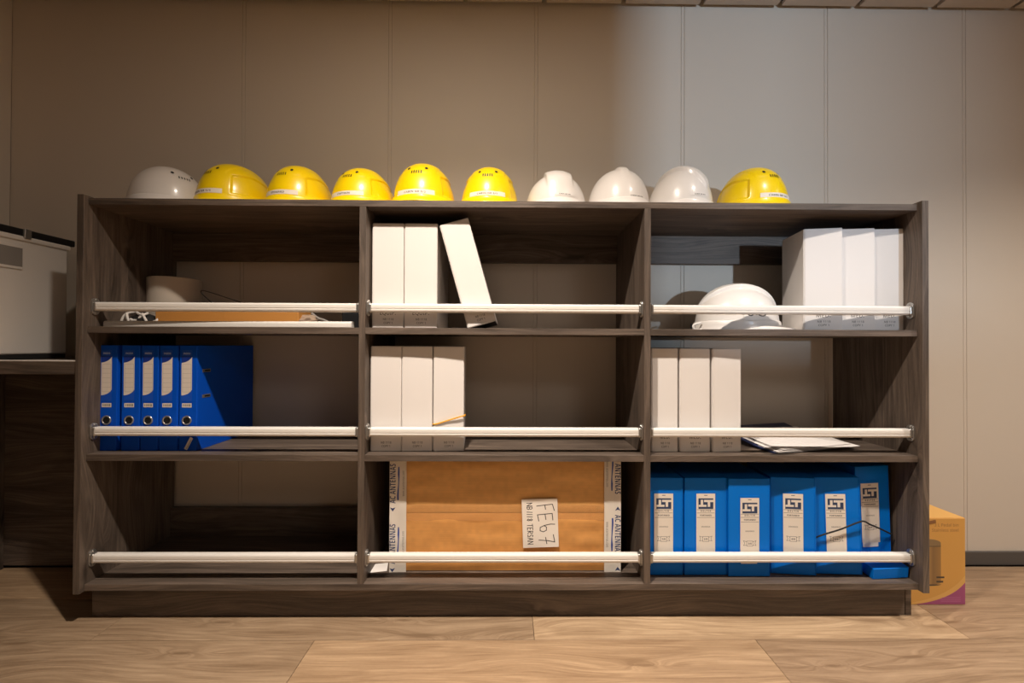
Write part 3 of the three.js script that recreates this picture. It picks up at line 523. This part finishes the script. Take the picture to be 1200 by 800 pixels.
// ---------------------------------------------------------------- odds and ends in the upper left bay
{
  const g = railGeo(0.760);
  g.rotateX(Math.PI / 2);
  tag(mesh('loose_rail', g, M.rail, scene, [-0.845, S1 + 0.0098, -0.060], [0, -0.03, 0]), 'loose white guard rail lying flat on the upper shelf', 'rail');
  const z = -0.105, x0 = X(182, 372, z), x1 = X(350, 372, z), h = Y(260, 354.5, z) - S1;
  const t = thing('flat_carton', 'flat orange-brown cardboard box lying behind the loose rail', 'carton', [(x0 + x1) / 2, S1, z]);
  const cm = std({ color: 0xc98d45, roughness: 0.7, bumpMap: grainTex, bumpScale: 0.0003 });
  mesh('tray', bx(x1 - x0, h, 0.085, { b: 0.002, s: 2 }), cm, t, [0, h / 2, -0.0425]);
  mesh('lid_panel', bx((x1 - x0) * 0.52, h - 0.004, 0.002, { b: 0.0006 }), cm, t, [(x1 - x0) * 0.235, h / 2, 0.001]);
  mesh('end_sheet', bx(0.004, h - 0.002, 0.07, { b: 0.0006 }), M.paper, t, [-(x1 - x0) / 2 - 0.002, h / 2, -0.04]);
  const cz = -0.272, cx = X(205, 350, cz), r = (X(231, 345, cz) - X(179, 345, cz)) / 2, ch = Y(205, 325, cz + 0.04) - S1;
  const rl = thing('paper_roll', 'thick off-white paper roll standing in the upper left bay', 'paper roll', [cx, S1, cz]);
  const pr = [[r * 0.42, 0], [r - 0.002, 0], [r, 0.002], [r, ch - 0.002], [r - 0.002, ch], [r * 0.42, ch], [r * 0.42, 0]].map(p => new THREE.Vector2(...p));
  mesh('roll', new THREE.LatheGeometry(pr, 64), std({ color: 0xcfc4b6, roughness: 0.75, bumpMap: grainTex, bumpScale: 0.0002 }), rl);
  const pc = [[r * 0.38, 0], [r * 0.419, 0], [r * 0.419, ch - 0.001], [r * 0.38, ch - 0.001], [r * 0.38, 0]].map(p => new THREE.Vector2(...p));
  mesh('core', new THREE.LatheGeometry(pc, 40), cm, rl);
  const q = (px, py, z2) => { const p = onPlane(px, py, 'z', z2); return [p.x, p.y, p.z]; };
  tag(mesh('wire_loop', tube([q(282, 354, -0.125), q(262, 347.5, -0.13), q(243, 341.5, -0.14), q(236, 340.5, -0.145), q(236, 343, -0.148), q(242, 349, -0.148), q(249, 355.2, -0.148)], 0.0016, 60, 6), M.black), 'thin black wire loop standing on the flat brown box', 'wire');
  // harness of white straps and black webbing in front of the roll
  const hx = X(156, 372, -0.085), hs = thing('strap_harness', 'crumpled black and white strap harness at the end of the upper shelf', 'harness', [hx, S1, -0.125]);
  const bn = noise2(9, 9, 81);
  mesh('webbing', gridGeo(40, 20, (u, v) => { const a = u * 6.283, b = v * Math.PI, k = 0.8 + 0.45 * bn(u * 9, v * 8); return V(Math.cos(a) * Math.sin(b) * 0.042 * k, 0.024 + Math.cos(b) * 0.022, Math.sin(a) * Math.sin(b) * 0.028 * k); }, true), M.rubber, hs);
  const strapPts = [[[-0.052, 0.002, 0.022], [-0.050, 0.02, 0.03], [-0.040, 0.042, 0.026], [-0.02, 0.052, 0.01]], [[-0.036, 0.046, 0.028], [-0.026, 0.026, 0.036], [-0.018, 0.006, 0.034], [0.0, 0.002, 0.03]], [[-0.008, 0.05, 0.026], [0.008, 0.043, 0.034], [0.02, 0.04, 0.034], [0.026, 0.046, 0.02]], [[0.016, 0.044, 0.034], [0.028, 0.026, 0.036], [0.038, 0.006, 0.034], [0.046, 0.002, 0.03]], [[0.042, 0.002, 0.034], [0.047, 0.016, 0.03], [0.056, 0.022, 0.026], [0.058, 0.03, 0.02]], [[-0.018, 0.026, 0.036], [-0.006, 0.022, 0.038], [0.008, 0.028, 0.036], [0.014, 0.038, 0.034]]];
  for (const p of strapPts) { const g2 = tube(p, 0.0042, 24, 6); g2.scale(1, 1, 0.8); mesh('strap', g2, M.whiteMatte, hs); }
  // pieces at the other end of the bay
  const kx = X(377, 372, -0.12), kn = noise2(11, 11, 83);
  tag(mesh('crumpled_paper', gridGeo(30, 16, (u, v) => { const a = u * 6.283, b = v * Math.PI, k = 0.75 + 0.6 * kn(u * 11, v * 9); return V(Math.cos(a) * Math.sin(b) * 0.034 * k, 0.020 + Math.cos(b) * 0.018 * k, Math.sin(a) * Math.sin(b) * 0.026 * k); }, true), std({ color: 0x9c8672, roughness: 0.8 }), scene, [X(359, 375, -0.13), S1 + 0.004, -0.135]), 'small crumpled brown paper beside the flat brown box', 'paper');
  tag(mesh('cable_strip', (() => { const g3 = tube([[-0.045, 0.05, -0.01], [-0.02, 0.034, 0.0], [0.005, 0.026, 0.004], [0.03, 0.012, 0.002], [0.045, 0.004, -0.01]], 0.005, 30, 6); return g3; })(), M.grey, scene, [kx, S1, -0.14]), 'grey bent plastic strip behind the loose rail', 'strip');
  const bb = thing('small_black_box', 'small black plastic box in the corner beside the divider', 'box', [X(416, 372, -0.13), S1, -0.15]);
  mesh('case', bx(0.075, 0.052, 0.07, { b: 0.004, s: 2 }), M.black, bb, [0, 0.026, 0]); mesh('lid', bx(0.077, 0.008, 0.072, { b: 0.003, s: 2 }), M.rubber, bb, [0, 0.055, 0]);
}

// ---------------------------------------------------------------- printed carton on the floor beside the shelf
{
  const z = -0.108, x0 = 1.262, x1 = X(1131.5, 660, z), h = Y(1120, 607, z), w = x1 - x0, dp = 0.235;
  const face = std({ roughness: 0.55, map: canvasTex(420, 560, (c, W, H) => {
    c.fillStyle = '#d6a052'; c.fillRect(0, 0, W, H);
    c.fillStyle = '#dfae62'; c.beginPath(); c.moveTo(0, H); c.quadraticCurveTo(W * 0.75, H * 0.93, W, H * 0.66); c.lineTo(W, H * 0.75); c.quadraticCurveTo(W * 0.8, H * 0.95, W * 0.18, H); c.fill();
    c.fillStyle = '#a4527c'; c.beginPath(); c.moveTo(W * 0.22, H); c.quadraticCurveTo(W * 0.78, H * 0.95, W, H * 0.745); c.lineTo(W, H); c.fill();
    c.fillStyle = '#9c6a3c'; c.font = '28px sans-serif'; c.textAlign = 'right'; c.fillText('3 L Pedal bin', W - 40, 50); c.fillText('Stainless steel', W - 40, 84);
    const bx0 = 82, bx1 = 262, by0 = 160, by1 = 440, gr = c.createLinearGradient(bx0, 0, bx1, 0); // printed picture of a steel pedal bin
    gr.addColorStop(0, '#b98a4a'); gr.addColorStop(0.45, '#c79a5c'); gr.addColorStop(0.72, '#8a6a42'); gr.addColorStop(1, '#a47c48'); c.fillStyle = gr; c.fillRect(bx0, by0, bx1 - bx0, by1 - by0 - 20);
    c.beginPath(); c.ellipse((bx0 + bx1) / 2, by1 - 22, (bx1 - bx0) / 2, 16, 0, 0, 7); c.fill();
    c.fillStyle = '#4a4036'; c.beginPath(); c.ellipse((bx0 + bx1) / 2, by1 - 10, (bx1 - bx0) / 2, 10, 0, 0, Math.PI); c.fill(); c.fillRect(232, by1 - 62, 52, 11); c.fillRect(232, by1 - 34, 44, 12);
    c.fillStyle = '#8d7350'; c.beginPath(); c.ellipse((bx0 + bx1) / 2, by0, (bx1 - bx0) / 2, 28, 0, Math.PI, 0); c.fill(); c.fillRect(bx0, by0, bx1 - bx0, 18); c.fillStyle = '#5d4a34'; c.fillRect(bx0, by0 + 18, bx1 - bx0, 5);
    c.strokeStyle = '#c77fa4'; c.lineWidth = 2; for (let i = 0; i < 3; i++) { c.beginPath(); c.moveTo(W * 0.62, H - 44 + i * 12); c.lineTo(W - 30, H - 44 + i * 12); c.stroke(); }
  }) });
  const t = thing('product_carton', 'yellow-orange printed carton with a pedal bin picture beside the shelf', 'carton', [(x0 + x1) / 2, 0, z]);
  mesh('body', bx(w, h, dp, { b: 0.002, s: 2 }), std({ color: 0xdda557, roughness: 0.6 }), t, [0, h / 2, -dp / 2]);
  mesh('front_print', new THREE.PlaneGeometry(w - 0.004, h - 0.004), face, t, [0, h / 2, 0.0006]);
  mesh('top_flap', bx(w - 0.004, 0.0015, dp - 0.004, { b: 0.0006 }), std({ color: 0xe6b162, roughness: 0.6 }), t, [0, h + 0.0006, -dp / 2]);
  mesh('torn_corner', bx(0.03, 0.010, 0.0015, { b: 0.0006 }), std({ color: 0x8b5f38, roughness: 0.8 }), t, [-w / 2 + 0.10, h - 0.012, 0.0015], [0, 0, 0.2]);
}

// ---------------------------------------------------------------- desk and storage box at the left wall
{
  const dz = -0.004, y1 = 0.7735, t = thing('wall_desk', 'dark wood desk top fixed between the side wall and the shelf', 'desk', [0, 0, 0]);
  span('desk_top', XL + 0.001, -W2 - 0.003, y1 - 0.040, y1, WZ + 0.002, dz, M.wood, t, { b: 0.002 });
  span('edge_strip', XL + 0.001, -W2 - 0.003, y1 - 0.002, y1 + 0.0015, dz - 0.02, dz + 0.001, M.paper, t, { b: 0.0008 });
  span('added_back_panel', XL + 0.02, -W2 - 0.004, 0.012, y1 - 0.041, WZ + 0.0125, WZ + 0.03, M.wood, t, { g: 'x' });  // added panel; its dark wood stands for the shade under the desk
  span('side_panel', XL + 0.0105, XL + 0.0285, 0, y1 - 0.041, WZ + 0.0305, -0.03, M.wood, t, { g: 'y' });  // likewise added, dark wood to deepen the under-desk shade
  const fz = -0.215, bxr = X(79, 350, fz), bxl = XL + 0.012, b = thing('storage_box', 'white plastic storage box with a black lid on the desk', 'storage box', [0, y1 + 0.0015, 0]);
  const zb = fz, zf = -0.006, hh = Y(80, 289, fz) - y1;
  span('stand', bxl + 0.01, bxr - 0.004, 0, 0.014, zb, zf, M.rubber, b);
  span('tub', bxl, bxr, 0.0145, hh - 0.012, zb, zf, M.plastic, b, { b: 0.006, s: 3 });
  span('tub_rim', bxl - 0.004, bxr + 0.006, hh - 0.016, hh, zb - 0.006, zf + 0.004, M.plastic, b, { b: 0.005, s: 3 });
  span('lid', bxl - 0.004, bxr + 0.005, hh + 0.0005, hh + 0.022, zb - 0.02, zf + 0.004, M.black, b, { b: 0.004, s: 2 });
  const grip = span('grip_frame', bxr - 0.001, bxr + 0.004, hh - 0.105, hh - 0.03, -0.078, zf - 0.008, M.plastic, b, { b: 0.002 });
  mesh('grip_recess', bx(0.0035, 0.058, 0.06, { b: 0.001 }), M.grey, grip, [0.0012, 0, 0]);
  mesh('lid_clip', bx(0.008, 0.03, 0.02, { b: 0.003 }), M.chrome, b, [bxr + 0.008, hh + 0.008, -0.085]);
}

renderer.render(scene, camera);
